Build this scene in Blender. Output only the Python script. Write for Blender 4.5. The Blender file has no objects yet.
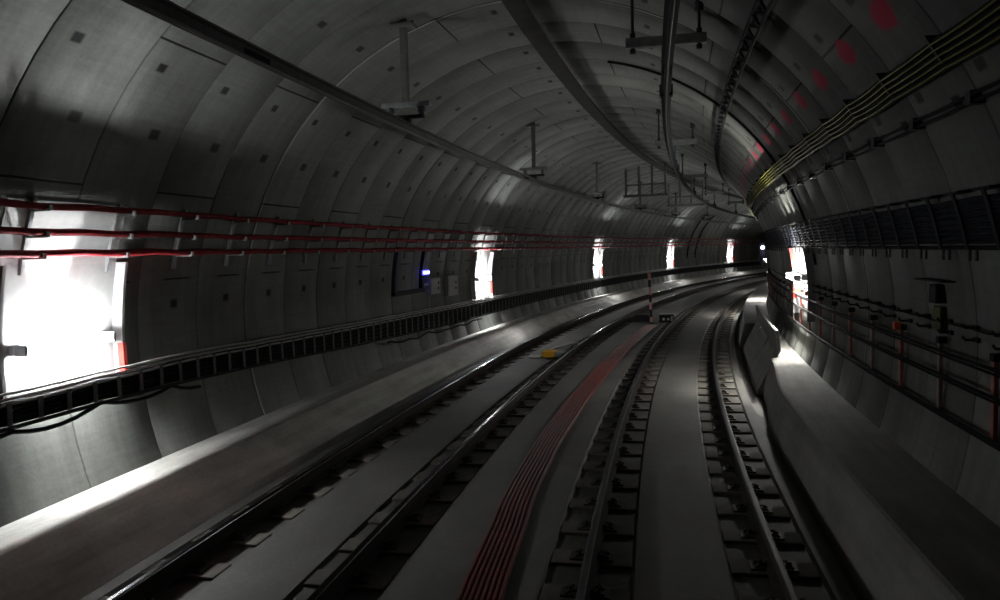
import bpy, bmesh, math, random
from mathutils import Vector, Matrix

random.seed(7)
PI = math.pi
sc = bpy.context.scene
COL = sc.collection

# ---------------------------------------------------------------- layout
R = 154.34                       # radius of the curve of the right-hand track
GAUGE = .7535                    # half distance between rail-head centres
SP = 3.4628                      # distance between the two tracks
OC, ZC, RT = -1.945, 1.56, 4.335 # tunnel axis offset, axis height, inner radius
RING = 1.125                     # lining ring width
RING0 = 7.85
SLAB = -.17
TROUGH = -.20
S0, S1 = -12.0, 118.0


def W(s, off, z=0.0):
    return Vector((R - (R - off) * math.cos(s / R), (R - off) * math.sin(s / R), z))


def frame(s, off, z=0.0):
    m = Matrix.Rotation(-s / R, 4, 'Z')
    m.translation = W(s, off, z)
    return m


def tun(th, k=0.0):
    return OC + (RT - k) * math.cos(th), ZC + (RT - k) * math.sin(th)


def wall_off(z, side, k=0.0):
    d = math.sqrt(max(0, (RT - k) ** 2 - (z - ZC) ** 2))
    return OC + d * side


# ---------------------------------------------------------------- materials
class NT:
    def __init__(self, name):
        self.m = bpy.data.materials.new(name)
        self.m.use_nodes = True
        self.t = self.m.node_tree
        self.b = self.t.nodes['Principled BSDF']
        self.L = self.t.links

    def n(self, kind, **kw):
        n = self.t.nodes.new(kind)
        for k, v in kw.items():
            setattr(n, k, v)
        return n

    def put(self, v, sock):
        if isinstance(v, (int, float)):
            sock.default_value = v
        elif isinstance(v, (tuple, list)):
            sock.default_value = v
        else:
            self.L.new(v, sock)

    def math(self, op, a, b=0.0, c=None):
        n = self.n('ShaderNodeMath', operation=op)
        self.put(a, n.inputs[0])
        self.put(b, n.inputs[1])
        if c is not None:
            self.put(c, n.inputs[2])
        return n.outputs[0]

    def comb(self, x, y, z=0.0):
        n = self.n('ShaderNodeCombineXYZ')
        for i, v in enumerate((x, y, z)):
            self.put(v, n.inputs[i])
        return n.outputs[0]

    def noise(self, vec, scale, detail=3.0, rough=.55, dim='3D'):
        n = self.n('ShaderNodeTexNoise')
        self.put(vec, n.inputs['Vector'])
        n.inputs['Scale'].default_value = scale
        n.inputs['Detail'].default_value = detail
        n.inputs['Roughness'].default_value = rough
        return n.outputs[0]

    def white(self, v):
        n = self.n('ShaderNodeTexWhiteNoise', noise_dimensions='1D')
        self.put(v, n.inputs['W'])
        return n.outputs[0]

    def mix(self, f, a, b):
        n = self.n('ShaderNodeMix', data_type='RGBA')
        self.put(f, n.inputs[0])
        self.put(a, n.inputs[6])
        self.put(b, n.inputs[7])
        return n.outputs[2]

    def mapr(self, v, a, b, c, d):
        n = self.n('ShaderNodeMapRange')
        self.put(v, n.inputs[0])
        for i, x in enumerate((a, b, c, d)):
            n.inputs[i + 1].default_value = x
        return n.outputs[0]

    def band(self, v, centre, half, soft):
        """1 inside |v-centre|<half, falling to 0 over soft"""
        d = self.math('ABSOLUTE', self.math('SUBTRACT', v, centre))
        return self.mapr(d, half, half + soft, 1.0, 0.0)

    def scalecol(self, col, f):
        n = self.n('ShaderNodeVectorMath', operation='SCALE')
        self.put(col, n.inputs[0])
        self.put(f, n.inputs[3])
        return n.outputs[0]

    def bump(self, h, strength, dist):
        n = self.n('ShaderNodeBump')
        n.inputs['Strength'].default_value = strength
        n.inputs['Distance'].default_value = dist
        self.put(h, n.inputs['Height'])
        self.L.new(n.outputs[0], self.b.inputs['Normal'])


def simple(name, col, rough=.6, metal=0.0, var=.25, scale=6.0, emit=None, estr=0.0, spec=.25):
    k = NT(name)
    tc = k.n('ShaderNodeTexCoord').outputs['Object']
    nz = k.noise(tc, scale, 4.0)
    f = k.mapr(nz, .3, .7, 1 - var, 1 + var)
    k.L.new(k.scalecol((col[0], col[1], col[2]), f), k.b.inputs['Base Color'])
    k.b.inputs['Roughness'].default_value = rough
    k.b.inputs['Metallic'].default_value = metal
    k.b.inputs['Specular IOR Level'].default_value = spec
    if emit:
        k.b.inputs['Emission Color'].default_value = (*emit, 1)
        k.b.inputs['Emission Strength'].default_value = estr
    return k.m


def lining_material():
    k = NT('segment_concrete')
    uv = k.n('ShaderNodeTexCoord').outputs['UV']
    sep = k.n('ShaderNodeSeparateXYZ')
    k.L.new(uv, sep.inputs[0])
    s, v = sep.outputs[0], sep.outputs[1]
    q = k.math('DIVIDE', k.math('SUBTRACT', s, RING0), RING)
    idx = k.math('FLOOR', q)
    fr = k.math('SUBTRACT', q, idx)
    par = k.math('ABSOLUTE', k.math('MODULO', idx, 2.0))
    # base tone: ring to ring, big stains, rain streaks running down the lining
    ringtone = k.mapr(k.white(idx), 0, 1, .90, 1.09)
    seg = k.white(k.math('ADD', k.math('MULTIPLY', idx, 7.31), k.math('FLOOR', k.math('MULTIPLY', k.math('ADD', v, k.math('MULTIPLY', par, .9)), .42))))
    segtone = k.mapr(seg, 0, 1, .93, 1.06)
    st = k.mapr(k.noise(k.comb(s, v), .55, 5.0, .62), .3, .72, .68, 1.25)
    drip = k.mapr(k.noise(k.comb(k.math('MULTIPLY', s, 9.0), k.math('MULTIPLY', v, .5)), 1.0, 4.0), .3, .75, .86, 1.12)
    form = k.mapr(k.noise(k.comb(k.math('MULTIPLY', s, 1.2), k.math('MULTIPLY', v, 16.0)), 1.0, 3.0), .3, .7, .93, 1.07)
    fine = k.mapr(k.noise(k.comb(s, v), 26.0, 3.0), .3, .7, .92, 1.08)
    tone = k.math('MULTIPLY', k.math('MULTIPLY', k.math('MULTIPLY', ringtone, st), k.math('MULTIPLY', drip, fine)), k.math('MULTIPLY', form, segtone))
    base = k.scalecol((.156, .162, .148), tone)
    base = k.scalecol(base, k.math('MAXIMUM', k.mapr(v, .25 * RT, .50 * RT, 1.0, .52), k.mapr(v, .85 * RT, 1.30 * RT, .52, 1.0)))    # shade of the right side painted in, darkest over the haunch
    # dark marks
    dark = []
    edge = k.math('MINIMUM', fr, k.math('SUBTRACT', 1.0, fr))
    dark.append(k.math('MULTIPLY', k.mapr(edge, .005, .014, 1, 0), .38))
    for off, z, p in LONG_JOINTS:
        vv = math.atan2(z - ZC, off - OC) * RT
        line = k.band(v, vv, .009, .006)
        gate = k.math('LESS_THAN', k.math('ABSOLUTE', k.math('SUBTRACT', par, float(p))), .5)
        dark.append(k.math('MULTIPLY', k.math('MULTIPLY', line, gate), .92))
    for off, z, ph, hs, hv in POCKETS:
        vv = math.atan2(z - ZC, off - OC) * RT
        a = k.band(v, vv, hv * .75, hv * .5)
        b = k.band(fr, ph, hs / RING * .75, hs / RING * .5)
        dark.append(k.math('MULTIPLY', k.math('MULTIPLY', a, b), .86))
    d = dark[0]
    for x in dark[1:]:
        d = k.math('MAXIMUM', d, x)
    col = k.mix(d, base, (.004, .004, .004, 1))
    # red spray-paint spots along the right haunch
    vr = math.atan2(4.2 - ZC, 1.49 - OC) * RT
    dx = k.math('MULTIPLY', k.math('SUBTRACT', fr, .48), RING * .62)
    dy = k.math('SUBTRACT', v, vr)
    rr = k.math('SQRT', k.math('ADD', k.math('POWER', dx, 2.0), k.math('POWER', dy, 2.0)))
    rr = k.math('ADD', rr, k.mapr(k.noise(k.comb(s, v), 7.0, 3.0), .3, .7, -.025, .025))
    red = k.mapr(rr, .10, .145, .92, 0)
    col = k.mix(red, col, (.25, .013, .034, 1))
    pick = k.math('GREATER_THAN', k.white(k.math('ADD', idx, 41.0)), .58)
    lit_edge = k.math('MULTIPLY', k.math('MULTIPLY', k.band(fr, .035, .010, .006), pick), k.mapr(k.noise(k.comb(idx, k.math('MULTIPLY', v, .55)), 1.0, 2.0), .42, .55, 0, .75))  # lit ring edges painted as pale lines beside some joints
    col = k.mix(lit_edge, col, (.55, .55, .53, 1))
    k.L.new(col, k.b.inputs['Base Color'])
    k.b.inputs['Roughness'].default_value = .75
    k.b.inputs['Specular IOR Level'].default_value = .15
    k.bump(k.math('ADD', k.math('MULTIPLY', d, -1.0), k.math('MULTIPLY', k.noise(k.comb(s, v), 30.0, 4.0), .25)), .5, .01)
    return k.m


LONG_JOINTS = [(-4.93, 4.71, 1), (-3.14, 5.73, 0), (-1.07, 5.81, 1), (.55, 5.12, 0), (1.42, 4.30, 1), (-5.9, 3.3, 0)]
#            off    z    phase  half-s half-v
POCKETS = [(-5.59, 3.9, .63, .075, .06), (-4.11, 5.31, .70, .075, .05), (-6.26, 1.95, .59, .06, .05),
           (-6.22, 2.27, .62, .27, .012), (2.18, 2.89, .22, .16, .014), (2.18, 2.89, .72, .16, .014),
           (1.93, 3.50, .30, .07, .045), (1.86, 3.64, .80, .07, .045), (-2.4, 5.87, .35, .09, .04),
           (-.3, 5.57, .62, .09, .04), (.98, 4.78, .2, .06, .05), (1.33, 4.42, .72, .07, .05), (-5.15, 4.5, .25, .06, .05)]


def concrete(name, col, rough=.75, s1=.8, streak=True):
    k = NT(name)
    uv = k.n('ShaderNodeTexCoord').outputs['UV']
    sep = k.n('ShaderNodeSeparateXYZ')
    k.L.new(uv, sep.inputs[0])
    s, v = sep.outputs[0], sep.outputs[1]
    a = k.mapr(k.noise(k.comb(s, k.math('MULTIPLY', v, 1.6)), s1, 6.0, .62), .3, .72, .62, 1.3)
    b = k.mapr(k.noise(k.comb(k.math('MULTIPLY', s, .35), k.math('MULTIPLY', v, 7.0)), 1.0, 4.0), .3, .7, .82, 1.18)
    c = k.mapr(k.noise(k.comb(s, v), 22.0, 4.0), .3, .7, .9, 1.1)
    t = k.math('MULTIPLY', k.math('MULTIPLY', a, b), c)
    k.L.new(k.scalecol(col, t), k.b.inputs['Base Color'])
    k.b.inputs['Roughness'].default_value = rough
    k.bump(k.noise(k.comb(s, v), 18.0, 5.0), .35, .012)
    return k.m


def floor_material():
    k = NT('trackbed_concrete')
    uv = k.n('ShaderNodeTexCoord').outputs['UV']
    sep = k.n('ShaderNodeSeparateXYZ')
    k.L.new(uv, sep.inputs[0])
    s, v = sep.outputs[0], sep.outputs[1]       # v is the true lateral offset here
    a = k.mapr(k.noise(k.comb(s, k.math('MULTIPLY', v, 1.3)), .6, 6.0, .62), .3, .72, .6, 1.3)
    c = k.mapr(k.noise(k.comb(s, v), 16.0, 4.0), .3, .7, .9, 1.1)
    t = k.math('MULTIPLY', a, c)
    base = k.scalecol((.088, .086, .077), t)
    grime = None
    for rc in (-GAUGE, GAUGE, -SP - GAUGE, -SP + GAUGE):
        g = k.band(v, rc, .22, .20)
        grime = g if grime is None else k.math('MAXIMUM', grime, g)
    col = k.mix(k.math('MULTIPLY', grime, .72), base, (.016, .014, .012, 1))
    # construction joints across the slab
    f = k.math('FRACT', k.math('DIVIDE', k.math('ADD', s, .6), 4.9))
    e = k.math('MINIMUM', f, k.math('SUBTRACT', 1.0, f))
    col = k.mix(k.math('MULTIPLY', k.mapr(e, .0015, .004, 1, 0), .6), col, (.03, .03, .028, 1))
    k.L.new(col, k.b.inputs['Base Color'])
    k.b.inputs['Roughness'].default_value = .7
    k.bump(k.noise(k.comb(s, v), 14.0, 5.0), .3, .012)
    return k.m


def red_strip_material():
    k = NT('red_ribbed_plastic')
    uv = k.n('ShaderNodeTexCoord').outputs['UV']
    sep = k.n('ShaderNodeSeparateXYZ')
    k.L.new(uv, sep.inputs[0])
    s = sep.outputs[0]
    w = k.white(k.math('FLOOR', k.math('DIVIDE', s, 1.35)))
    f = k.mapr(k.noise(uv, 3.0, 4.0), .3, .7, .65, 1.25)
    col = k.mix(w, (.145, .013, .005, 1), (.085, .006, .006, 1))
    k.L.new(k.scalecol(col, f), k.b.inputs['Base Color'])
    k.b.inputs['Roughness'].default_value = .55
    return k.m


M = {}
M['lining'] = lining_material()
M['floor'] = floor_material()
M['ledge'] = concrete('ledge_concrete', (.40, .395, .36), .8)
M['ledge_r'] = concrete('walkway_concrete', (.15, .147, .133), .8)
M['block_conc'] = concrete('barrier_concrete', (.14, .14, .128), .8, 1.6)
M['sleeper'] = simple('sleeper_concrete', (.085, .078, .066), .85, 0, .35, 5)
M['clip'] = simple('dark_fastener_steel', (.035, .03, .026), .6, .4, .3, 30)
M['rail'] = simple('rusty_rail_steel', (.020, .016, .013), .85, 0, .35, 12)
M['railtop'] = simple('polished_rail_steel', (.05, .05, .052), .24, 1.0, .12, 20)
M['railtop_dull'] = simple('dull_rail_steel', (.022, .022, .023), .5, .6, .12, 20)
M['redstrip'] = red_strip_material()
M['redcable'] = simple('red_cable_sheath', (.20, .013, .018), .65, 0, .3, 9, spec=.15)
M['blackcable'] = simple('black_cable_sheath', (.012, .012, .013), .8, 0, .2, 9, spec=.08)
M['bluecable'] = simple('blue_black_cable_sheath', (.009, .011, .019), .75, 0, .2, 9, spec=.1)
M['yellowstripe'] = simple('yellow_cable_stripe', (.15, .145, .02), .6, 0, .15, 9)
M['bracket'] = simple('galvanised_steel', (.26, .27, .27), .5, .6, .25, 14)
M['darksteel'] = simple('dark_painted_steel', (.026, .026, .028), .75, 0, .25, 14, spec=.1)
M['conductor'] = simple('aluminium_conductor_rail', (.11, .11, .11), .6, .2, .2, 9)
M['conductor_dark'] = simple('dark_conductor_rail', (.013, .013, .014), .7, 0, .2, 9, spec=.1)  # bar above the right track, darker than the left one
M['contact'] = simple('worn_contact_wire', (.03, .028, .026), .5, .5, .2, 20)
M['insulator'] = simple('grey_insulator', (.12, .13, .15), .4, 0, .2, 20)
M['pipe'] = simple('pale_conduit_paint', (.34, .34, .33), .5, .1, .2, 12)
M['strip'] = simple('dark_crown_strip', (.026, .025, .023), .9, 0, .3, 3)  # dark matt colour of the flat band along the crown
M['support'] = simple('weathered_support_steel', (.13, .13, .125), .6, .2, .25, 9)
M['housing'] = simple('grey_lamp_housing', (.34, .34, .35), .5, 0, .15, 12)
M['redpanel'] = simple('red_side_panel', (.60, .05, .04), .5, 0, .12, 12)
M['litboard'] = simple('lit_wall_paint', (.24, .24, .235), .55, 0, .08, 10)
M['tube'] = simple('lamp_diffuser', (.9, .9, .9), .4, 0, 0, 3, (.96, .98, 1.0), 205.0)
M['glow'] = simple('lamp_front_glow', (.9, .9, .9), .4, 0, 0, 3, (.95, .97, 1.0), 7.0)
M['tube_r'] = simple('bright_lamp_diffuser', (.9, .9, .9), .4, 0, 0, 3, (1.0, .985, .94), 260.0)
M['bluelamp'] = simple('blue_lamp_glass', (.1, .1, .8), .3, 0, 0, 3, (.06, .06, 1.0), 5.0)
M['bluewhite'] = simple('lit_lamp_core', (.8, .8, .9), .3, 0, 0, 3, (.72, .74, 1.0), 7.0)
M['purple'] = simple('violet_grey_conduit', (.060, .050, .085), .6, 0, .2, 12)
M['postred'] = simple('reflective_rose_paint', (.34, .115, .09), .5, 0, .2, 12)
M['markerrose'] = simple('pale_marker_paint', (.62, .30, .26), .5, 0, .15, 12)
M['postwhite'] = simple('pale_rose_paint', (.25, .18, .16), .5, 0, .2, 12)
M['postdark'] = simple('black_band_paint', (.02, .02, .02), .6, 0, .2, 12)
M['orange'] = simple('orange_reflector', (.8, .12, .03), .4, 0, .1, 12)
M['yellow'] = simple('yellow_plastic', (.72, .36, .02), .5, 0, .15, 10)
M['greygreen'] = simple('grey_green_plastic', (.22, .27, .24), .5, 0, .15, 10)
M['whiteplastic'] = simple('white_plastic', (.62, .61, .58), .5, 0, .12, 10)
M['cabinet'] = simple('grey_cabinet_paint', (.27, .27, .27), .5, .1, .12, 10)
M['navy'] = simple('navy_signal_paint', (.012, .013, .045), .5, 0, .15, 10)
M['signgreen'] = simple('olive_sign_paint', (.055, .058, .012), .6, 0, .15, 10)


# ---------------------------------------------------------------- mesh helpers
def link(name, bm, mat, parent=None, loc=None, smooth=False, kind=None, mw=None):
    """bm in world coords (loc given: origin moved there) or in local coords (mw = matrix)."""
    if loc is not None:
        bmesh.ops.translate(bm, verts=bm.verts, vec=-Vector(loc))
    me = bpy.data.meshes.new(name)
    bmesh.ops.recalc_face_normals(bm, faces=bm.faces)
    bm.to_mesh(me)
    bm.free()
    if smooth:
        for p in me.polygons:
            p.use_smooth = True
    me.materials.append(M[mat] if isinstance(mat, str) else mat)
    o = bpy.data.objects.new(name, me)
    COL.objects.link(o)
    if parent is not None:
        o.parent = parent
    if mw is not None:
        o.matrix_local = mw
    elif loc is not None:
        if parent is not None:
            o.location = parent_inv(parent) @ Vector(loc)
            if parent.rotation_euler.z:
                o.rotation_euler = (0, 0, -parent.rotation_euler.z)
        else:
            o.location = loc
    if kind:
        o['kind'] = kind
    return o


def parent_inv(p):
    m = Matrix.Rotation(p.rotation_euler.z, 4, 'Z')
    m.translation = p.location
    return m.inverted()


def empty(name, s, off, z, label=None, cat=None, group=None):
    o = bpy.data.objects.new(name, None)
    COL.objects.link(o)
    o.empty_display_size = .1
    o.location = W(s, off, z)
    o.rotation_euler = (0, 0, -s / R)
    tag(o, label, cat, group)
    return o


def tag(o, label=None, cat=None, group=None):
    if label:
        o['label'] = label
    if cat:
        o['category'] = cat
    if group:
        o['group'] = group
    return o


def frange(a, b, step):
    n = max(1, int(math.ceil((b - a) / step - 1e-6)))
    return [a + (b - a) * i / n for i in range(n + 1)]


def sweep(bm, prof, ss, closed=True, vtrue=False, caps=True, fn=None):
    """extrude a cross-section [(off,z)] along the curve; UV = (s, arc length or offset)"""
    uvl = bm.loops.layers.uv.verify()
    arc = [0.0]
    for a, b in zip(prof, prof[1:]):
        arc.append(arc[-1] + math.hypot(b[0] - a[0], b[1] - a[1]))
    rows = []
    for s in ss:
        p = fn(s) if fn else prof
        rows.append([bm.verts.new(W(s, o, z)) for o, z in p])
    n = len(prof)
    for i in range(len(ss) - 1):
        for j in range(n if closed else n - 1):
            j2 = (j + 1) % n
            f = bm.faces.new((rows[i][j], rows[i][j2], rows[i + 1][j2], rows[i + 1][j]))
            vj = prof[j][0] if vtrue else arc[j]
            vk = prof[j2][0] if vtrue else (arc[j2] if j2 else arc[-1] + .1)
            for lp, u in zip(f.loops, ((ss[i], vj), (ss[i], vk), (ss[i + 1], vk), (ss[i + 1], vj))):
                lp[uvl].uv = u
    if closed and caps:
        for r in (rows[0], rows[-1]):
            f = bm.faces.new(r)
            for lp, (o, z) in zip(f.loops, prof):
                lp[uvl].uv = (o, z)
    return bm


def circ(off, z, r, n=8, ph=0.0):
    return [(off + r * math.cos(2 * PI * i / n + ph), z + r * math.sin(2 * PI * i / n + ph)) for i in range(n)]


def tube_along(bm, ss, path, r, n=7):
    """path(s) -> (off, z)"""
    return sweep(bm, circ(0, 0, r, n), ss, True, fn=lambda s: circ(path(s)[0], path(s)[1], r, n))


def box(bm, x0, x1, y0, y1, z0, z1, bev=0.0):
    vs = [bm.verts.new((x, y, z)) for z in (z0, z1) for x, y in ((x0, y0), (x1, y0), (x1, y1), (x0, y1))]
    fs = []
    for q in ((0, 3, 2, 1), (4, 5, 6, 7), (0, 1, 5, 4), (1, 2, 6, 5), (2, 3, 7, 6), (3, 0, 4, 7)):
        fs.append(bm.faces.new([vs[i] for i in q]))
    if bev:
        es = list({e for f in fs for e in f.edges})
        bmesh.ops.bevel(bm, geom=es, offset=bev, segments=2, affect='EDGES', profile=.6)
    return bm


def poly_tube(bm, pts, r, n=8, caps=True):
    """tube through local points"""
    pts = [Vector(p) for p in pts]
    rings = []
    up = Vector((0, 0, 1))
    for i, p in enumerate(pts):
        t = (pts[min(i + 1, len(pts) - 1)] - pts[max(i - 1, 0)]).normalized()
        a = t.cross(up)
        if a.length < .05:
            a = t.cross(Vector((1, 0, 0)))
        a.normalize()
        b = a.cross(t).normalized()
        rings.append([bm.verts.new(p + r * (math.cos(2 * PI * j / n) * a + math.sin(2 * PI * j / n) * b)) for j in range(n)])
    for q, w in zip(rings, rings[1:]):
        for j in range(n):
            bm.faces.new((q[j], q[(j + 1) % n], w[(j + 1) % n], w[j]))
    if caps:
        bm.faces.new(rings[0])
        bm.faces.new(rings[-1])
    return bm


def cyl(bm, c, r, h, n=12, axis='Z', r2=None):
    d = {'X': Vector((1, 0, 0)), 'Y': Vector((0, 1, 0)), 'Z': Vector((0, 0, 1))}[axis]
    a = {'X': Vector((0, 1, 0)), 'Y': Vector((1, 0, 0)), 'Z': Vector((1, 0, 0))}[axis]
    b = d.cross(a)
    r2 = r if r2 is None else r2
    c = Vector(c)
    lo = [bm.verts.new(c + r * (math.cos(2 * PI * j / n) * a + math.sin(2 * PI * j / n) * b)) for j in range(n)]
    hi = [bm.verts.new(c + d * h + r2 * (math.cos(2 * PI * j / n) * a + math.sin(2 * PI * j / n) * b)) for j in range(n)]
    for j in range(n):
        bm.faces.new((lo[j], lo[(j + 1) % n], hi[(j + 1) % n], hi[j]))
    bm.faces.new(lo)
    bm.faces.new(hi)
    return bm


def part(name, bm, mat, parent, label=None, smooth=False):
    o = link(name, bm, mat, parent, smooth=smooth)
    if label:
        o['label'] = label
    return o


def copy_tree(o, parent=None):
    c = o.copy()
    COL.objects.link(c)
    if parent is not None:
        c.parent = parent
    for ch in o.children:
        copy_tree(ch, c)
    return c


def place(o, s, off, z):
    o.location = W(s, off, z)
    o.rotation_euler = (0, 0, -s / R)


# ---------------------------------------------------------------- the setting
def lining(name, th0, th1, n):
    """ring after ring with tiny lips between them"""
    rnd = random.Random(11)
    bm = bmesh.new()
    uvl = bm.loops.layers.uv.verify()
    k0 = int(math.floor((S0 - RING0) / RING))
    k1 = int(math.ceil((S1 - RING0) / RING))
    ths = [th0 + (th1 - th0) * i / n for i in range(n + 1)]
    prev = None
    for k in range(k0, k1):
        lip = rnd.uniform(-.004, .004) + (.006 if rnd.random() < .15 else 0)
        a, b = RING0 + k * RING, RING0 + (k + 1) * RING
        rows = []
        for s, d in ((a, lip + .010), (a + .012, lip), ((a + b) / 2, lip), (b - .012, lip), (b, lip + .010)):
            rows.append((s, [bm.verts.new(W(s, *tun(t, -d))) for t in ths]))
        if prev:
            rows.insert(0, prev)
        for (sa, ra), (sb, rb) in zip(rows, rows[1:]):
            for j in range(n):
                f = bm.faces.new((ra[j], ra[j + 1], rb[j + 1], rb[j]))
                f.smooth = True
                for lp, u in zip(f.loops, ((sa, ths[j] * RT), (sa, ths[j + 1] * RT), (sb, ths[j + 1] * RT), (sb, ths[j] * RT))):
                    lp[uvl].uv = u
        prev = rows[-1]
    me = bpy.data.meshes.new(name)
    bm.to_mesh(me)
    bm.free()
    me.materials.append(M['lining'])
    o = bpy.data.objects.new(name, me)
    COL.objects.link(o)
    o['kind'] = 'structure'
    o['label'] = {'wall_right': 'curved concrete segment lining of the right side of the tunnel',
                  'wall_left': 'curved concrete segment lining of the left side of the tunnel',
                  'ceiling': 'arched concrete segment lining over the two tracks'}[name]
    return o


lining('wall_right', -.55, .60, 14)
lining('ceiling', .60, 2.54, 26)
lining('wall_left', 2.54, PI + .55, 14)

SS = frange(S0, S1, .75)
fl = [(-5.2, -.42), (-4.93, -.30), (-4.74, -.30), (-4.72, SLAB), (-4.58, SLAB), (-4.55, TROUGH), (-3.88, TROUGH),
      (-3.85, SLAB), (-3.09, SLAB), (-3.06, TROUGH), (-2.37, TROUGH), (-2.34, SLAB), (-1.13, SLAB), (-1.10, TROUGH),
      (-.41, TROUGH), (-.38, SLAB), (.38, SLAB), (.41, TROUGH), (1.10, TROUGH), (1.13, SLAB), (1.27, SLAB),
      (1.29, -.28), (1.42, -.28), (1.7, -.42)]
bm = sweep(bmesh.new(), fl, SS, False, vtrue=True)
o = link('floor', bm, 'floor', kind='structure')
o['label'] = 'grey concrete trackbed slab with a trough along every rail'
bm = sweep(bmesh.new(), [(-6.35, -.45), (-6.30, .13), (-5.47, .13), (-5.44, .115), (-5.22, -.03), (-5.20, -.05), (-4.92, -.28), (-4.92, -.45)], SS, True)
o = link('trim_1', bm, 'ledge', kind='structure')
o['label'] = 'low concrete ledge along the foot of the left wall'
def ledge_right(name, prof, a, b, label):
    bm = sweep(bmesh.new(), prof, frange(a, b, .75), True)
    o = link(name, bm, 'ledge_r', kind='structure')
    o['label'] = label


WPROF = [(1.40, -.45), (1.38, -.27), (1.40, -.10), (1.51, .415), (1.54, .43), (2.45, .43), (2.40, -.45)]
bm = bmesh.new()


def wtaper(s):
    f = min(1, max(0, (s - 11.0) / 3.4))
    f = f * f * (3 - 2 * f)
    return [(o + .20 * f * (1 if z < .43 or o < 2 else 0) if o < 2 else o, z) for o, z in WPROF]


sweep(bm, WPROF, frange(S0, 11.0, .75) + frange(11.2, 14.55, .25), True, fn=wtaper)
o = link('trim_2', bm, 'ledge_r', kind='structure')
o['label'] = 'raised concrete walkway along the foot of the right wall, nearest stretch'
ledge_right('trim_3', [(1.82, -.45), (1.82, .43), (2.45, .43), (2.40, -.45)], 14.55, 21.0, 'stretch of right walkway behind the leaning barrier block')
ledge_right('trim_4', WPROF, 21.0, S1, 'raised concrete walkway along the right wall beyond the barrier block')

# ---------------------------------------------------------------- rails
def rail(off, label, s0=-6.0, s1=112.0):
    ss = frange(s0, s1, .5)
    body = [(.070, -.158), (.070, -.147), (.012, -.125), (.008, -.055), (.034, -.042), (.034, -.012), (-.034, -.012),
            (-.034, -.042), (-.008, -.055), (-.012, -.125), (-.070, -.147), (-.070, -.158)]
    t = empty('running_rail', s0, off, -.158, label, 'rail')
    bm = sweep(bmesh.new(), [(off + a, z) for a, z in body], ss, True)
    link('rail_web', bm, 'rail', t, loc=W(s0, off, -.158))
    top = [(.034, -.012), (.030, -.004), (.018, 0), (-.018, 0), (-.030, -.004), (-.034, -.012)]
    bm = sweep(bmesh.new(), [(off + a, z) for a, z in top], ss, True)
    p = link('running_surface', bm, 'railtop' if off < -1 else 'railtop_dull', t, loc=W(s0, off, -.158))
    p['label'] = 'polished steel running surface'
    return t


RAILS = [(-SP - GAUGE, 'leftmost of the four running rails, beside the left wall ledge', 'left rail of the left track'),
         (-SP + GAUGE, 'second running rail from the left, the left track rail nearest the red strip', 'right rail of the left track'),
         (-GAUGE, 'third running rail from the left, just right of the red ribbed strip', 'left rail of the right track'),
         (GAUGE, 'rightmost of the four running rails, beside the raised right walkway', 'right rail of the right track')]
for off, lab, _ in RAILS:
    rail(off, lab)

# ---------------------------------------------------------------- sleeper blocks
def make_block(label, group):
    t = empty('sleeper_block', 0, 0, TROUGH, label, 'sleeper block', group)
    b = bmesh.new()
    box(b, -.345, .345, -.145, .145, -.02, .030, .010)
    part('concrete_pad', b, 'sleeper', t)
    b = bmesh.new()
    box(b, -.19, .19, -.085, .085, .030, .046, .004)
    part('baseplate', b, 'clip', t)
    for sx in (-1, 1):
        b = bmesh.new()
        poly_tube(b, [(sx * .15, -.05, .048), (sx * .12, -.055, .072), (sx * .075, -.045, .068), (sx * .062, 0, .066),
                      (sx * .075, .045, .068), (sx * .12, .055, .072), (sx * .15, .05, .048)], .010, 6)
        cyl(b, (sx * .115, 0, .044), .016, .045, 8)
        part('rail_clip', b, 'clip', t)
    return t


PITCH = .70
first = None
for off, _, nm in RAILS:
    lab = 'concrete sleeper block with steel clips under the ' + nm
    grp = 'sleeper blocks under the ' + nm
    s = 2.2
    i = 0
    while s < 46:
        if first is None:
            first = make_block(lab, grp)
            o = first
        elif s < 22:
            o = copy_tree(first)
        else:
            o = first.copy()
            COL.objects.link(o)
            ch = first.children[0].copy()
            COL.objects.link(ch)
            ch.parent = o
            ch2 = first.children[1].copy()
            COL.objects.link(ch2)
            ch2.parent = o
        tag(o, lab, 'sleeper block', grp)
        place(o, s, off, TROUGH)
        s += PITCH
        i += 1

# ---------------------------------------------------------------- red ribbed strip between the tracks
def red_strip():
    c, w = 0.0, .183
    key = [(-6, -1.52), (5.4, -1.53), (7.5, -1.66), (9.7, -1.71), (15, -1.65), (20, -1.58), (27, -1.47)]

    def cc(s):
        for a, b in zip(key, key[1:]):
            if a[0] <= s <= b[0]:
                return a[1] + (b[1] - a[1]) * (s - a[0]) / (b[0] - a[0])
        return key[-1][1]
    prof = [(c - w, SLAB - .01)]
    nr = 8
    for i in range(nr):
        x = c - w + 2 * w * i / nr
        d = 2 * w / nr
        prof += [(x + d * .12, SLAB + .028), (x + d * .30, SLAB + .045), (x + d * .62, SLAB + .045), (x + d * .80, SLAB + .028), (x + d * .9, SLAB + .012)]
    prof += [(c + w, SLAB - .01)]
    s0 = -5.0
    rnd = random.Random(3)
    wob = [rnd.uniform(-.018, .018) for _ in range(80)]

    def fn(s):
        q = (s - s0) / 1.2
        i = int(q)
        f = q - i
        d = wob[i] * (1 - f) + wob[i + 1] * f + cc(s)
        return [(o + d, z) for o, z in prof]
    bm = sweep(bmesh.new(), prof, frange(s0, 26.1, .3), True, fn=fn)
    o = link('cable_duct_cover', bm, 'redstrip', loc=W(s0, -1.52, SLAB))
    tag(o, 'long red ribbed cable duct cover lying on the slab between the two tracks', 'cable cover')


red_strip()

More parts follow.
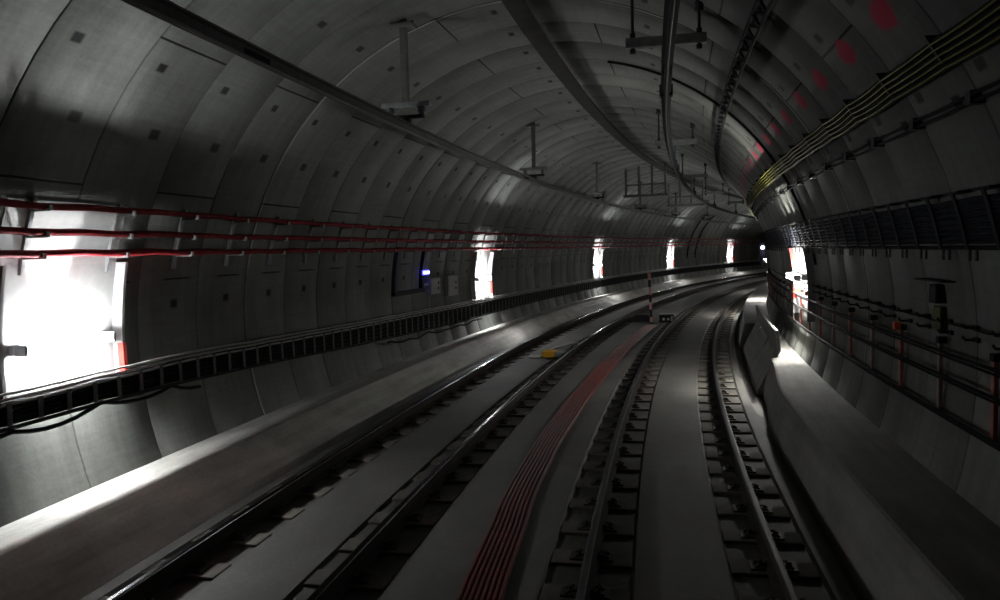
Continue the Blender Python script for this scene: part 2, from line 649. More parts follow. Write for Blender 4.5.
# ---------------------------------------------------------------- overhead conductor rails
def conductor(off, zb, label, clip_at, mat):
    s0, s1 = -5.0, 90.0
    ss = frange(s0, s1, .5)
    t = empty('overhead_conductor_rail', s0, off, zb, label, 'overhead rail')
    prof = [(.014, .008), (.028, .03), (.020, .045), (.020, .105), (.055, .112), (.055, .13), (-.055, .13), (-.055, .112),
            (-.020, .105), (-.020, .045), (-.028, .03), (-.014, .008)]
    bm = sweep(bmesh.new(), [(off + a, zb + z) for a, z in prof], ss, True)
    link('profile_bar', bm, mat, t, loc=W(s0, off, zb))
    bm = sweep(bmesh.new(), circ(off, zb + .008, .009, 8), ss, True)
    p = link('contact_wire', bm, 'contact', t, loc=W(s0, off, zb))
    p['label'] = 'thin dark contact wire'
    for s in clip_at:
        b = bmesh.new()
        box(b, -.030, .030, -.21, .21, .030, .085, .006)
        for y in (-.16, -.06, .06, .16):
            cyl(b, (-.042, y, .058), .014, .084, 8, 'X')
        m = Matrix.Translation(parent_inv(t) @ W(s, off, zb)) @ Matrix.Rotation(-(s - s0) / R, 4, 'Z')
        link('splice_plate', b, 'darksteel', t, mw=m)
    return t


conductor(-.05, 4.15, 'grey overhead conductor rail hung above the right track', [7.5, 19.5, 31.5], 'conductor_dark')
conductor(-SP, 4.14, 'grey overhead conductor rail hung above the left track', [5.9, 17.2, 29.0, 41.0], 'conductor')


def ceil_z(off):
    return ZC + math.sqrt(RT ** 2 - (off - OC) ** 2)


def left_support(s, label):
    off = -SP
    t = empty('catenary_support', s, off, 4.25, label, 'catenary support', None)
    top = ceil_z(off) - 4.25
    b = bmesh.new()
    box(b, -.045, .045, -.04, .04, .28, top + .02)
    part('drop_post', b, 'support', t)
    b = bmesh.new()
    box(b, -.16, .16, -.10, .10, top - .10, top - .055, .008)
    poly_tube(b, [(-.13, 0, top - .06), (-.13, 0, top + .02)], .012)
    poly_tube(b, [(.13, 0, top - .06), (.13, 0, top - .01)], .012)
    part('ceiling_plate', b, 'support', t)
    b = bmesh.new()
    box(b, -.34, .34, -.05, .05, .23, .29, .006)
    part('cross_arm', b, 'bracket', t)
    b = bmesh.new()
    for x in (-.22, .22):
        cyl(b, (x, 0, .12), .035, .11, 12)
        cyl(b, (x, 0, .15), .055, .02, 12)
        cyl(b, (x, 0, .19), .055, .02, 12)
    part('insulator', b, 'insulator', t, smooth=False)
    b = bmesh.new()
    box(b, -.25, .25, -.04, .04, .075, .12, .006)
    box(b, -.055, .055, -.06, .06, .005, .085, .006)
    part('rail_clamp', b, 'darksteel', t)
    return t


def right_support(s, label):
    off = -.05
    t = empty('catenary_support', s, off, 4.26, label, 'catenary support', None)
    for sx in (-1, 1):
        x = sx * .37
        top = ceil_z(off + x) - 4.26
        b = bmesh.new()
        cyl(b, (x, 0, .50), .018, top - .48, 10)
        cyl(b, (x, 0, .48), .032, .05, 6)
        cyl(b, (x, 0, .66), .032, .05, 6)
        cyl(b, (x, 0, top - .1), .05, .11, 8)
        part('threaded_rod', b, 'darksteel', t)
    b = bmesh.new()
    box(b, -.45, .45, -.05, .05, .54, .65, .01)
    part('cross_beam', b, 'support', t)
    b = bmesh.new()
    cyl(b, (0, 0, .20), .035, .34, 12)
    for z in (.26, .33, .40, .47):
        cyl(b, (0, 0, z), .06, .022, 12)
    part('insulator', b, 'insulator', t)
    b = bmesh.new()
    box(b, -.075, .075, -.07, .07, -.03, .10, .008)
    cyl(b, (0, 0, .09), .03, .13, 8)
    part('rail_clamp', b, 'darksteel', t)
    return t


ORD = ['nearest', 'second', 'third', 'fourth', 'fifth', 'sixth', 'seventh', 'eighth']
for i, s in enumerate((9.7, 18.1, 26.8, 35.4, 44.0, 52.6)):
    left_support(s, '%s single-post steel support of the overhead rail above the left track' % ORD[i])
for i, s in enumerate((8.9, 17.5, 26.1, 34.7, 43.3)):
    right_support(s, '%s twin-rod steel support of the overhead rail above the right track' % ORD[i])

tc = PI / 2 + .023
prof = [tun(tc + q * .034, k) for q, k in ((-1, -.02), (-1, .03), (-.9, .045), (.9, .045), (1, .03), (1, -.02))]
bm = sweep(bmesh.new(), prof, frange(-4, 92, .75), True)
o = link('crown_strip', bm, 'strip', loc=W(-4, *tun(tc)))
tag(o, 'wide dark flat strip running along the crown of the ceiling', 'ceiling strip')

# far signalling frame hung under the crown
def frame_truss(s, x0, x1, ztop, zbot, label):
    t = empty('ceiling_frame', s, (x0 + x1) / 2, zbot, label, 'steel frame')
    w = (x1 - x0) / 2
    for sx in (-1, -.33, .33, 1):
        b = bmesh.new()
        top = ceil_z((x0 + x1) / 2 + sx * w) - zbot
        box(b, sx * w - .04, sx * w + .04, -.04, .04, 0, top + .02)
        part('hanger', b, 'support', t)
    b = bmesh.new()
    box(b, -w - .1, w + .1, -.05, .05, -.04, .06)
    part('bottom_beam', b, 'support', t)
    b = bmesh.new()
    box(b, -w, w, -.03, .03, .42, .48)
    part('middle_beam', b, 'support', t)
    return t


frame_truss(31.0, -3.2, -1.6, 5.8, 4.62, 'hanging four-legged steel frame under the crown between the overhead rails')
frame_truss(39.5, -2.9, -1.2, 5.8, 4.62, 'farther hanging steel frame under the crown, behind the first one')

# ---------------------------------------------------------------- cables helper
def cable(name, off, z, r, mat, s0, s1, sag, label, cat, seed, pitch=RING, phase=RING0, group=None, jit=.4, n=7, step=6, zfn=None):
    rnd = random.Random(seed)
    k0 = int((s0 - phase) / pitch) - 3
    cnt = int((s1 - s0) / pitch) + 8
    sags = [sag * rnd.uniform(1 - jit, 1 + jit) for _ in range(cnt)]
    sup = [rnd.uniform(-1, 1) * sag * .35 for _ in range(cnt + 1)]
    lat = [rnd.uniform(-1, 1) * sag * .25 for _ in range(cnt + 1)]

    def path(s):
        q = (s - phase) / pitch - k0
        i = int(q)
        f = q - i
        zz = (zfn(s) if zfn else 0) + z + sup[i] * (1 - f) + sup[i + 1] * f - sags[i] * 4 * f * (1 - f)
        return off + lat[i] * (1 - f) + lat[i + 1] * f, zz
    bm = tube_along(bmesh.new(), frange(s0, s1, pitch / step), path, r, n)
    o = link(name, bm, mat, loc=W(s0, off, z), smooth=True)
    tag(o, label, cat, group)
    return o, path


# three rows of red cables on the left wall
ROWS = [(3.055, 'top', -5.835), (2.805, 'middle', -5.885), (2.60, 'bottom', -5.94)]
for i, (z, nm, o0) in enumerate(ROWS):
    cable('red_cable', o0, z + .012, .034, 'redcable', -4, 88, .014, 'outer red cable in the %s cable row of the left wall' % nm, 'cable', 20 + i)
    cable('red_cable', o0 - .072, z + .02, .034, 'redcable', -4, 88, .014, 'inner red cable, against the lining, in the %s cable row of the left wall' % nm, 'cable', 20 + i)


def left_bracket():
    t = empty('cable_bracket', 0, 0, 2.3, 'galvanised steel bracket carrying the red cables on the left wall', 'bracket', 'cable brackets on the left wall')
    x0 = OC - RT          # wall at axis height, local x measured from off = 0
    b = bmesh.new()
    pts = [(wall_off(z, -1, .035), 0, z - 2.3) for z in (2.40, 2.6, 2.8, 3.0, 3.14)]
    for p, q in zip(pts, pts[1:]):
        vs = []
        for (x, _, z) in (p, q):
            vs.append([b.verts.new((x + dx, dy, z)) for dx, dy in ((-.03, -.022), (.012, -.022), (.012, .022), (-.03, .022))])
        for j in range(4):
            b.faces.new((vs[0][j], vs[0][(j + 1) % 4], vs[1][(j + 1) % 4], vs[1][j]))
    part('upright', b, 'bracket', t)
    for z, _, oo in ROWS:
        b = bmesh.new()
        xo = wall_off(z, -1, .03)
        box(b, xo, oo + .05, -.018, .018, z - .052 - 2.3, z - .028 - 2.3)
        box(b, oo + .045, oo + .06, -.018, .018, z - .052 - 2.3, z + .005 - 2.3)
        part('support_arm', b, 'bracket', t)
    return t


lb = left_bracket()
k = -5
firstb = True
while RING0 + k * RING < 62:
    s = RING0 + (k + .5) * RING
    o = lb if firstb else copy_tree(lb)
    firstb = False
    place(o, s, 0, 2.3)
    k += 1

# ---------------------------------------------------------------- lower cable rack of the left wall
TK = [(-6, 1.07, 1.36), (5.5, 1.07, 1.36), (7.4, 1.06, 1.37), (8.3, 1.03, 1.375), (9.7, .98, 1.325), (12.9, .83, 1.24), (18.5, .66, 1.15), (31, .62, 1.06), (99, .62, 1.06)]


def tk(s, i):
    for a, b in zip(TK, TK[1:]):
        if a[0] <= s <= b[0]:
            f = (s - a[0]) / (b[0] - a[0])
            return a[i] * (1 - f) + b[i] * f
    return TK[-1][i]


RO = -5.87
for j in range(5):
    f = j / 4.0
    cable('black_cable', RO - .01, 0, .0205, 'blackcable', -3, 76, .020,
          ['lowest', 'second lowest', 'middle', 'second highest', 'highest'][j] + ' of the five black cables in the low rack on the left wall', 'cable', 50,
          zfn=lambda s, f=f: tk(s, 1) + .03 + f * (tk(s, 2) - tk(s, 1) - .125))
for j in range(3):
    cable('conduit', RO + .018 * j - .018, 0, .014, 'pipe', -3, 76, .006,
          ['back', 'middle', 'front'][j] + ' one of three thin pale conduits on top of the low left cable rack', 'conduit', 60 + j,
          zfn=lambda s, j=j: tk(s, 2) - .012 - .045 * j)


def rack():
    t = empty('cable_rack', 3.0, RO, .9, 'low black cable rack with closely spaced straps along the left wall above the ledge', 'cable rack')
    n = 0
    s = 4.6
    while n < 96:
        z0, z1 = tk(s, 1) - .02, tk(s, 2) - .09
        b = bmesh.new()
        box(b, .026, .036, -.028, .028, z0, z1)
        if n % 3 == 0:
            box(b, wall_off(1.2, -1) - RO, .03, -.014, .014, z1 - .012, z1)
        m = Matrix.Translation(parent_inv(t) @ W(s, RO, 0)) @ Matrix.Rotation(-(s - 3.0) / R, 4, 'Z')
        link('strap', b, 'strapm', t, mw=m)
        s += .34
        n += 1
    bm = sweep(bmesh.new(), [(0, 0)] * 4, frange(-3, 76, .75), True, fn=lambda s: [(RO + .03, tk(s, 1) - .035), (RO + .05, tk(s, 1) - .035), (RO + .05, tk(s, 1)), (RO + .03, tk(s, 1))])
    link('bottom_rail', bm, 'darksteel', t, loc=W(3.0, RO, .9))
    bm = sweep(bmesh.new(), [(0, 0)] * 4, frange(-3, 76, .75), True, fn=lambda s: [(RO - .052, tk(s, 1) - .01), (RO - .046, tk(s, 1) - .01), (RO - .046, tk(s, 2) - .085), (RO - .052, tk(s, 2) - .085)])
    link('back_plate', bm, 'darksteel', t, loc=W(3.0, RO, .9))


M['strapm'] = simple('dull_grey_strap', (.10, .10, .095), .6, .2, .2, 14)
rack()
# ragged loose cable drooping under the rack
cable('drooping_cable', -5.86, 0, .018, 'blackcable', 14.5, 21.0, .05, 'thin black cable drooping below the low left rack, short of the second lamp', 'cable', 71,
      zfn=lambda s: tk(s, 1) - .10 + .02 * math.sin(s * 3.1))
cable('drooping_cable', -5.86, 0, .022, 'blackcable', 4.0, 8.4, .09, 'black cable hanging in loops under the rack below the nearest left lamp', 'cable', 72,
      zfn=lambda s: tk(s, 1) - .03)

# ---------------------------------------------------------------- right wall cables
for j in range(7):
    z = 2.535 + j * .047
    cable('dark_cable', wall_off(z, 1, .055), z, .0225, 'bluecable', -4, 46, .010,
          ['lowest', 'second lowest', 'third lowest', 'middle', 'third highest', 'second highest', 'highest'][j] + ' of the seven blue-black cables bundled on the right wall', 'cable', 80, pitch=RING / 2)
for j in range(2):
    z = 2.455 + j * .048
    cable('black_pipe', wall_off(z, 1, .045), z, .017, 'blackcable', -4, 46, .004,
          ['lower', 'upper'][j] + ' of two thin black pipes under the cable bundle on the right wall', 'pipe', 90 + j)


def right_bracket():
    t = empty('cable_hanger', 0, 0, 2.4, 'dark steel hanger strapped over the cable bundle on the right wall', 'bracket', 'cable hangers on the right wall')
    b = bmesh.new()
    for z0, z1 in ((2.44, 2.6), (2.6, 2.75), (2.75, 2.88)):
        vs = []
        for z in (z0, z1):
            x = wall_off(z, 1, .095)
            vs.append([b.verts.new((x + dx, dy, z - 2.4)) for dx, dy in ((0, -.03), (.012, -.03), (.012, .03), (0, .03))])
        for j in range(4):
            b.faces.new((vs[0][j], vs[0][(j + 1) % 4], vs[1][(j + 1) % 4], vs[1][j]))
    part('strap', b, 'strapm2', t)
    b = bmesh.new()
    box(b, wall_off(2.88, 1, .10), wall_off(2.88, 1, -.02), -.14, .14, .475, .492)
    part('top_arm', b, 'darksteel', t)
    for y in (-.08, 0.05):
        b = bmesh.new()
        box(b, wall_off(2.4, 1, .06), wall_off(2.4, 1, .05), y, y + .035, -.05, .05)
        part('tie_tail', b, 'darksteel', t)
    return t


M['strapm2'] = simple('dark_grey_strap', (.016, .017, .020), .8, 0, .2, 14)
rb = right_bracket()
firstb = True
s = 3.1
while s < 32:
    o = rb if firstb else copy_tree(rb)
    firstb = False
    place(o, s, 0, 2.4)
    s += RING / 2

# yellow-striped black cables, high on the right
for j in range(5):
    th = math.atan2(3.715 + j * .042 - ZC, 1.80 - j * .02 - OC)
    o_, z_ = tun(th, .075)
    nm = ['lowest', 'second lowest', 'middle', 'second highest', 'highest'][j]
    c, path = cable('striped_cable', o_, z_, .0205, 'blackcable', -3, 46, .013, nm + ' of the five yellow-striped black cables high on the right wall', 'cable', 100, jit=.5)
    bm = tube_along(bmesh.new(), frange(-3, 46, RING / 6), lambda s: (path(s)[0] - .017, path(s)[1] - .015), .0058, 5)
    p = link('yellow_stripe', bm, 'yellowstripe', c, loc=W(-3, o_, z_))
for j in range(2):
    z = 3.44 + j * .045
    cable('thin_cable', wall_off(z, 1, .05), z, .013, 'blackcable', -3, 46, .008, ['lower', 'upper'][j] + ' of two thin black cables below the yellow-striped ones on the right wall', 'cable', 110 + j)


def clamp_set():
    t = empty('cable_clamp', 0, 0, 3.4, 'small black clamp gripping the striped cables on the right wall', 'clamp', 'clamps on the striped cables')
    b = bmesh.new()
    for z0, z1 in ((3.70, 3.79), (3.79, 3.89)):
        vs = []
        for z in (z0, z1):
            x = wall_off(z, 1, .10)
            x2 = wall_off(z, 1, -.02)
            vs.append([b.verts.new((a, dy, z - 3.4)) for a, dy in ((x, -.02), (x2, -.02), (x2, .02), (x, .02))])
        for j in range(4):
            b.faces.new((vs[0][j], vs[0][(j + 1) % 4], vs[1][(j + 1) % 4], vs[1][j]))
        b.faces.new(vs[0])
        b.faces.new(vs[1])
    part('clamp_body', b, 'postdark', t)
    b = bmesh.new()
    box(b, wall_off(3.46, 1, .075), wall_off(3.46, 1, -.02), -.045, .045, .02, .11)
    part('lower_clip', b, 'postdark', t)
    return t


cs = clamp_set()
firstb = True
k = -4
while RING0 + k * RING < 30:
    o = cs if firstb else copy_tree(cs)
    firstb = False
    place(o, RING0 + k * RING, 0, 3.4)
    k += 1

# lattice feeder near the crown, right of the overhead rail
def lattice():
    s0, s1 = 0.0, 34.0
    tA, tB = math.atan2(4.80 - ZC, .94 - OC), math.atan2(4.89 - ZC, .84 - OC)
    a, b_ = tun(tA, .06), tun(tB, .06)
    t = empty('lattice_feeder', s0, a[0], a[1], 'black twin-wire feeder with zigzag ties on the right haunch of the ceiling', 'feeder cable')
    for q in (a, b_):
        bm = tube_along(bmesh.new(), frange(s0, s1, .4), lambda s, q=q: q, .019, 7)
        link('feeder_wire', bm, 'blackcable', t, loc=W(s0, *q))
    n = 0
    s = 4.2
    while n < 98:
        bm = bmesh.new()
        p0, p1 = (W(s, *a), W(s + .22, *b_)) if n % 2 else (W(s + .02, *b_), W(s + .24, *a))
        poly_tube(bm, [p0, p1], .017, 5)
        link('zigzag_tie', bm, 'blackcable', t, loc=p0)
        s += .24
        n += 1
    for k in range(-3, 22):
        s = RING0 + k * RING
        bm = bmesh.new()
        mid = ((a[0] + b_[0]) / 2, (a[1] + b_[1]) / 2)
        tm = (tA + tB) / 2
        poly_tube(bm, [W(s, *tun(tm, .06)), W(s, *tun(tm, -.02))], .012, 6)
        link('stand_off', bm, 'darksteel', t, loc=W(s, *mid))


lattice()

# ---------------------------------------------------------------- right handrail
def handrail():
    off = 2.27
    s0 = 1.5
    t = empty('handrail', s0, off, .43, 'wall-side handrail with three dark tubes and pale rose posts along the right walkway', 'handrail')
    for z, r in ((1.545, .016), (1.335, .015), (1.00, .017)):
        bm = tube_along(bmesh.new(), frange(s0, 46, .55), lambda s, z=z: (off, z), r, 8)
        link('rail_tube', bm, 'blackcable', t, loc=W(s0, off, z))
        bm = tube_along(bmesh.new(), frange(s0, 46, .55), lambda s, z=z: (off + .03, z - .045), .011, 6)
        link('strapped_wire', bm, 'blackcable', t, loc=W(s0, off, z - .045))
    s = 2.85
    i = 0
    rnd = random.Random(5)
    while s < 40:
        b = bmesh.new()
        box(b, .03, .065, -.028, .028, .98, 1.60, .006)
        mat = 'postred' if (i in (3, 5, 7, 9, 10) or rnd.random() < .35) else 'postwhite'
        m = Matrix.Translation(parent_inv(t) @ W(s, off, 0)) @ Matrix.Rotation(-(s - s0) / R, 4, 'Z')
        p = link('post', b, mat, t, mw=m)
        b = bmesh.new()
        box(b, .055, wall_off(1.3, 1) - off + .02, -.015, .015, 1.28, 1.31)
        link('post_bracket', b, 'darksteel', p, mw=Matrix())
        b = bmesh.new()
        box(b, .02, .095, -.035, .035, 1.595, 1.655, .006)
        link('post_cap', b, 'darksteel', p, mw=Matrix())
        if i in (5, 10, 11):
            b = bmesh.new()
            box(b, -.028, .034, -.04, .04, 1.60, 1.68, .008)
            q = link('reflector', b, 'orange', p, mw=Matrix())
            q['label'] = 'orange reflector on top of the post'
        s += RING
        i += 1


handrail()


def hooks():
    t = empty('cable_hook', 0, 0, 1.6, 'small black cable hook on the lining above the right handrail', 'hook', 'hooks above the right handrail')
    b = bmesh.new()
    for z in (1.70, 1.80):
        x = wall_off(z, 1)
        poly_tube(b, [(x + .02, 0, z - 1.6), (x - .10, 0, z - 1.6), (x - .12, 0, z - 1.57)], .012, 6)
        box(b, x - .03, x + .02, -.045, .045, z - 1.62, z - 1.58)
    part('hook_arm', b, 'postdark', t)
    return t


hk = hooks()
firstb = True
s = 3.9
while s < 15:
    o = hk if firstb else copy_tree(hk)
    firstb = False
    place(o, s, 0, 1.6)
    s += RING / 2
cable('thin_wire', wall_off(1.83, 1, .06), 1.80, .010, 'blackcable', 0, 44, .015, 'thin black wire slung on the hooks above the right handrail', 'cable', 133, pitch=RING / 2)

# ---------------------------------------------------------------- wall lamps
def lamp(s, side, z, label, wall_z0, wall_z1, dt, red):
    """side -1 left wall, +1 right wall; fluorescent batten on the wall between two side panels"""
    zoff = wall_off(z, side)
    t = empty('wall_lamp', s, zoff, z, label, 'wall lamp')
    d = -side
    b = bmesh.new()
    box(b, *sorted((d * -.02, d * (dt - .065))), -.62, .62, -.05, .05, .012)
    part('housing', b, 'housing', t)
    # prismatic cover: bright upper and lower windows, a dimmer glowing front
    hi = 'tube' if side < 0 else 'tube_r'
    xa, xb = sorted((d * (dt - .055), d * (dt + .055)))
    for nm, za, zb in (('upper_window', .036, .050), ('lower_window', -.050, -.036)):
        b = bmesh.new()
        box(b, xa, xb, -.58, .58, za, zb)
        part(nm, b, hi, t, 'glowing white window')
    b = bmesh.new()
    box(b, *sorted((d * (dt - .02), d * (dt + .062))), -.585, .585, -.034, .034, .012)
    part('diffuser', b, 'glow', t, 'glowing white front')
    for y in (-.62, .585):
        b = bmesh.new()
        box(b, *sorted((d * (dt - .062), d * (dt + .064))), y, y + .035, -.055, .055, .008)
        part('end_cap', b, 'housing', t)

    # the two narrow reflector beams of the fixture, up and down the lining
    for nm, zz, aim, watt in (('upward_beam', .075, (d * .26, -.55, 2.4), 520 if side < 0 else 620),
                              ('downward_beam', -.075, (d * .32, -.1 if side < 0 else -.35, -1.5), 90 if side < 0 else 330)):
        ld = bpy.data.lights.new(nm, 'SPOT')
        ld.energy = watt
        ld.color = (.97, .985, 1.0) if side < 0 else (1.0, .97, .88)
        ld.spot_size = math.radians(50 if zz > 0 else 75)
        ld.spot_blend = .5
        ld.shadow_soft_size = .04
        lo = bpy.data.objects.new(nm, ld)
        COL.objects.link(lo)
        lo.parent = t
        lo.location = (d * dt, 0, zz)
        lo.rotation_euler = Vector(aim).to_track_quat('-Z', 'Y').to_euler()

    def slab(bb, y0, y1, q0, q1, za, zb, n=10):
        rows = []
        for i in range(n + 1):
            zz = za + (zb - za) * i / n
            x = wall_off(zz, side) - zoff
            rows.append([bb.verts.new((x + d * q, y, zz - z)) for q, y in ((q0, y0), (q1, y0), (q1, y1), (q0, y1))])
        for p, q in zip(rows, rows[1:]):
            for j in range(4):
                bb.faces.new((p[j], p[(j + 1) % 4], q[(j + 1) % 4], q[j]))
        bb.faces.new(rows[0])
        bb.faces.new(rows[-1])
        return bb
    ya, yb = (-.84, .80) if side < 0 else (-1.27, .64)
    part('lit_wall_board', slab(bmesh.new(), ya + .04, yb, -.02, .014, wall_z0, wall_z1), 'litboard', t, 'pale board standing in for the lamp-lit wall')  # lamp's bright wall patch put into a board paler than the lining
    for y in (ya, yb):
        dp = dt if side < 0 else .12
        sp = part('side_panel', slab(bmesh.new(), y, y + .04, -.02, dp, max(wall_z0, 1.0), min(wall_z1, 2.50)), 'cabinet', t)
        if y > 0:
            for za, zb in red:
                part('red_plate', slab(bmesh.new(), y - .012, y + .045, dp - .06, dp + .012, za, zb, 4), 'redpanel', sp, 'red reflective plate')
    return t


LL = [('nearest glowing wall lamp on the left wall, at the left edge of the view'),
      ('second glowing lamp along the left wall, just past the blue lamp'),
      ('third glowing lamp along the left wall'),
      ('fourth glowing lamp along the left wall, short of the black hoses'),
      ('fifth and farthest glowing lamp along the left wall'),
      ('glowing lamp of the left wall hidden round the bend')]
for i, lab in enumerate(LL):
    lamp(6.66 + 15.39 * i, -1, 1.68, lab, 1.02, 3.12, .14, [(1.18, 1.58)])
RL = ['near glowing wall lamp on the right wall above the barrier block',
      'far glowing wall lamp where the right wall curves out of sight',
      'glowing lamp of the right wall hidden round the bend',
      'deepest glowing lamp of the right wall, hidden far round the bend',
      ]
for i, lab in enumerate(RL):
    lamp(15.2 + 15.4 * i, 1, 1.90, lab, 1.15, 2.44, .20, [(1.45, 1.72), (2.06, 2.43)] if i == 0 else [])

# ring conduit feeding the near right lamp
def ring_conduit(s, t0, t1, k, r, label):
    ths = [t0 + (t1 - t0) * i / 40 for i in range(41)]
    bm = bmesh.new()
    poly_tube(bm, [W(s, *tun(t, k)) for t in ths], r, 7)
    o = link('ring_conduit', bm, 'blackcable', loc=W(s, *tun(t0, k)), smooth=True)
    tag(o, label, 'conduit')


ring_conduit(13.42, .14, 1.37, .035, .022, 'black conduit bent round the lining from the crown down to the near right lamp')
ring_conduit(57.3, 2.28, 3.12, .06, .045, 'left one of two black hoses running down the far left lining')
ring_conduit(59.3, 2.28, 3.12, .06, .045, 'right one of two black hoses running down the far left lining')

# ---------------------------------------------------------------- blue lamp with its conduits, boxes
def blue_unit():
    s, z = 17.5, 1.62
    xo = wall_off(1.9, -1)
    t = empty('conduit_loop', 16.6, xo, 1.62, 'dark U-shaped conduit loop hanging below the red cables on the left wall', 'conduit')
    for y, mat in ((-.82, 'purple'), (.86, 'navy')):
        b = bmesh.new()
        rows = []
        for zz in (1.62, 1.9, 2.2, 2.56):
            x = wall_off(zz, -1) - xo
            rows.append([b.verts.new((x + q, y + yy, zz - 1.62)) for q, yy in ((-.02, -.085), (.09, -.085), (.09, .085), (-.02, .085))])
        for p, q in zip(rows, rows[1:]):
            for j in range(4):
                b.faces.new((p[j], p[(j + 1) % 4], q[(j + 1) % 4], q[j]))
        b.faces.new(rows[0])
        b.faces.new(rows[-1])
        part('riser', b, mat, t, 'navy blue riser' if mat == 'navy' else 'violet grey riser')
    b = bmesh.new()
    box(b, -.02, .09, -.92, .95, -.07, .03, .02)
    part('cross_duct', b, 'postdark', t)
    t2 = empty('blue_lamp', 17.5, wall_off(2.05, -1), 2.03, 'small glowing blue lamp on the dark conduit riser of the left wall', 'lamp')
    b = bmesh.new()
    box(b, .09, .13, -.20, .20, -.055, .06, .015)
    part('lamp_body', b, 'bluelamp', t2, 'blue lit body')
    b = bmesh.new()
    box(b, .125, .145, -.17, .17, -.025, .030, .008)
    part('lit_strip', b, 'bluewhite', t2, 'pale blue lit strip')
    b = bmesh.new()
    box(b, .09, .12, -.16, .16, -.33, -.27, .008)
    part('name_plate', b, 'cabinet', t2, 'blank grey plate')


blue_unit()


def wall_cabinet(s, z, w, h, label, holes):
    t = empty('wall_cabinet', s, wall_off(z, -1), z - h / 2, label, 'cabinet')
    b = bmesh.new()
    box(b, -.03, .11, -w / 2, w / 2, 0, h, .012)
    part('case', b, 'cabinet', t)
    b = bmesh.new()
    box(b, .108, .122, -w / 2 + .03, w / 2 - .03, .03, h - .03, .004)
    d = part('door', b, 'cabinet', t)
    b = bmesh.new()
    for zz in holes:
        box(b, .12, .135, w * .22, w * .22 + .05, h * zz, h * zz + .07, .004)
    part('latch', b, 'darksteel', d)


wall_cabinet(18.2, 1.66, .72, .42, 'small pale grey wall cabinet right of the blue lamp', (.25, .6))
wall_cabinet(19.5, 1.60, .78, .55, 'taller pale grey wall cabinet between the blue lamp and the second left lamp', (.3, .6))

# ---------------------------------------------------------------- right wall sign box
t = empty('wall_box', 7.45, wall_off(1.9, 1), 1.68, 'dark wall box with an olive plate under a thin shelf on the right wall', 'box')
b = bmesh.new(); box(b, -.10, .03, -.09, .09, .27, .44, .01); part('case', b, 'darksteel', t)
b = bmesh.new(); box(b, -.06, .03, -.09, .09, .02, .24, .008); part('plate', b, 'signgreen', t, 'olive green plate')
b = bmesh.new(); box(b, -.14, .05, -.36, .36, .47, .485); part('shelf', b, 'darksteel', t)

# ---------------------------------------------------------------- barrier block on the right walkway edge
def barrier():
    prof = [(1.47, -.28), (1.50, -.18), (1.76, .36), (1.85, .55), (1.80, .915), (1.81, .93), (1.85, .93), (1.86, .915), (1.895, .55), (1.83, .432), (1.80, .42), (1.62, -.28)]
    s0, s1 = 14.6, 21.0
    t = empty('barrier_block', s0, 1.6, -.2, 'leaning precast concrete barrier block on the edge of the right walkway', 'barrier')
    bm = sweep(bmesh.new(), prof, frange(s0, s1, .6), True)
    link('precast_panel', bm, 'block_conc', t, loc=W(s0, 1.6, -.2))
    for s in (15.5, 18.9):
        b = bmesh.new()
        cyl(b, (.195, 0, .47), .022, .05, 10, 'X')
        m = Matrix.Translation(parent_inv(t) @ W(s, 1.6, -.2)) @ Matrix.Rotation(-(s - s0) / R, 4, 'Z')
        link('lifting_socket', b, 'darksteel', t, mw=m)
    for s in (16.7, 18.9):
        bm = sweep(bmesh.new(), [(1.752, .365), (1.768, .358), (1.858, .548), (1.842, .555)], [s, s + .03], True)
        link('joint_strip', bm, 'postdark', t, loc=W(s, 1.75, .43))


barrier()

# ---------------------------------------------------------------- small things on the trackbed
t = empty('marker_post', 26.5, -1.56, SLAB, 'slim banded black and rose marker post at the far end of the red strip', 'post')
t.rotation_euler = (0, -.035, -26.5 / R)
h = 0.0
for i in range(7):
    b = bmesh.new()
    cyl(b, (0, 0, h), .046, .262, 12)
    part('band', b, 'markerrose' if i % 2 == 0 else 'postdark', t, 'rose reflective band' if i % 2 == 0 else 'black band')
    h += .26
b = bmesh.new(); cyl(b, (0, 0, -.0), .11, .03, 14); cyl(b, (0, 0, .03), .065, .04, 12); part('foot', b, 'darksteel', t)

t = empty('track_box', 27.4, -1.02, SLAB, 'low dark junction box with two pale round lamps, right of the marker post', 'junction box')
b = bmesh.new(); box(b, -.36, .13, -.22, .22, 0, .27, .02); part('case', b, 'darksteel', t)
b = bmesh.new(); box(b, -.38, .15, -.24, .24, .27, .30, .008); part('lid', b, 'cabinet', t)
for x in (-.20, -.04):
    b = bmesh.new(); cyl(b, (x, -.25, .12), .045, .04, 12, 'Y'); part('lens', b, 'whiteplastic', t, 'white round lens')
b = bmesh.new()
box(b, .05, .11, -.235, -.215, .05, .22, .005)
part('latch_plate', b, 'whiteplastic', t)
t = empty('point_machine', 27.6, -2.0, SLAB, 'low black point machine left of the marker post', 'trackside machine')
b = bmesh.new(); box(b, -.36, .30, -.30, .30, 0, .20, .03); part('case', b, 'postdark', t)
b = bmesh.new(); box(b, -.28, .22, -.24, .24, .20, .25, .02); part('cover', b, 'postdark', t)
b = bmesh.new(); poly_tube(b, [(-.34, 0, .10), (-.55, 0, .10)], .025, 8); part('drive_rod', b, 'darksteel', t)

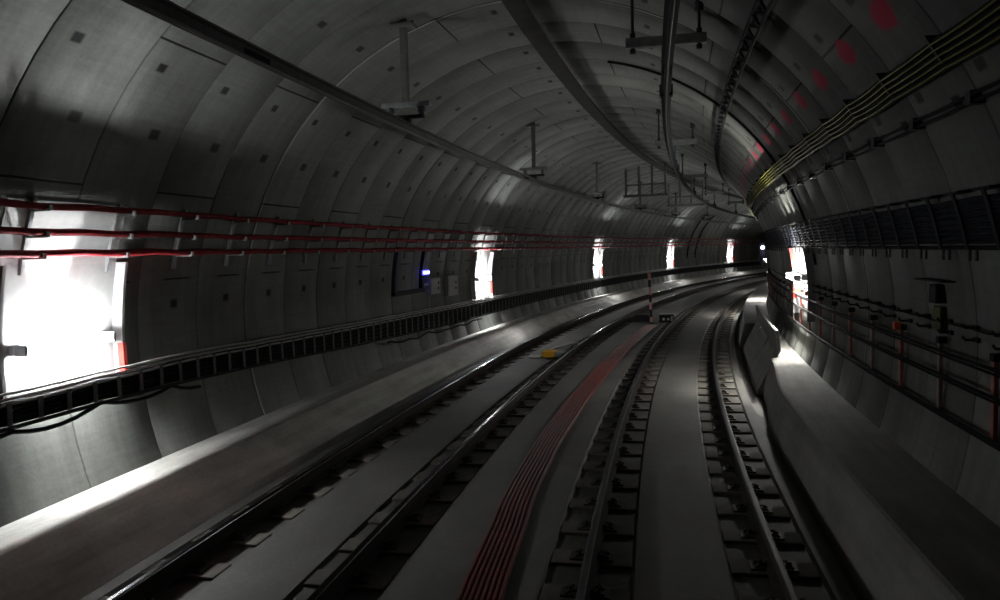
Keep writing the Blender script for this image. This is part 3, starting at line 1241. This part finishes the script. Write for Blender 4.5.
t = empty('track_beacon', 18.3, -3.0, SLAB, 'flat yellow and grey track beacon lying inside the left track', 'beacon')
b = bmesh.new(); box(b, -.37, -.05, -.20, .20, .02, .17, .02); part('yellow_end', b, 'yellow', t, 'yellow plastic end')
b = bmesh.new(); box(b, -.05, .19, -.20, .20, .02, .15, .02); part('grey_body', b, 'greygreen', t, 'grey green body')
b = bmesh.new(); box(b, -.72, -.42, -.20, .15, 0, .04, .01); part('base_plate', b, 'whiteplastic', t, 'white base plate')
b = bmesh.new(); box(b, -.37, .19, -.10, .10, 0, .025); part('mount', b, 'darksteel', t)
bm = bmesh.new()
poly_tube(bm, [W(18.7, -3.3, SLAB + .02), W(19.3, -3.45, SLAB + .05), W(20.0, -3.40, SLAB + .03), W(20.7, -3.15, SLAB + .05), W(20.9, -2.95, SLAB + .03), W(20.4, -2.85, SLAB + .02)], .022, 7)
o = link('beacon_cable', bm, 'whiteplastic', loc=W(18.7, -3.3, SLAB), smooth=True)
tag(o, 'pale looped cable lying behind the yellow and grey track beacon', 'cable')

t = empty('signal_lamp', 33.0, 2.06, 1.78, 'slim navy signal with a small blue-white light where the right wall curves away', 'signal')
b = bmesh.new(); box(b, -.15, .09, -.08, .10, 0, .78, .03); part('signal_head', b, 'navy', t)
b = bmesh.new(); box(b, .08, wall_off(2.1, 1) - 2.06 + .02, -.04, .04, .30, .38); part('wall_bracket', b, 'navy', t)
b = bmesh.new(); cyl(b, (-.03, -.075, .62), .075, -.03, 14, 'Y'); part('lens', b, 'bluewhite', t, 'blue white lit lens')

# ---------------------------------------------------------------- world, lights, camera
w = bpy.data.worlds.new('tunnel_dark')
sc.world = w
w.use_nodes = True
w.node_tree.nodes['Background'].inputs[0].default_value = (.55, .62, .6, 1)
w.node_tree.nodes['Background'].inputs[1].default_value = .006

cam = bpy.data.cameras.new('camera')
co = bpy.data.objects.new('camera', cam)
COL.objects.link(co)
cx, hgt, yaw, pitch, roll = -.3486, 2.5194, .1588, .0652, .0248
cy_, sy = math.cos(yaw), math.sin(yaw)
fwd = Vector((-math.cos(pitch) * sy, math.cos(pitch) * cy_, -math.sin(pitch)))
r0 = Vector((cy_, sy, 0))
u0 = r0.cross(fwd)
right = r0 * math.cos(roll) - u0 * math.sin(roll)
up = r0 * math.sin(roll) + u0 * math.cos(roll)
mw = Matrix(((right.x, up.x, -fwd.x, cx), (right.y, up.y, -fwd.y, 0), (right.z, up.z, -fwd.z, hgt), (0, 0, 0, 1)))
co.matrix_world = mw
cam.sensor_width = 36
cam.lens = 27.0
cam.clip_start = .05
cam.clip_end = 400
sc.camera = co

sc.view_settings.view_transform = 'Standard'
sc.view_settings.look = 'None'
sc.view_settings.exposure = 0.0
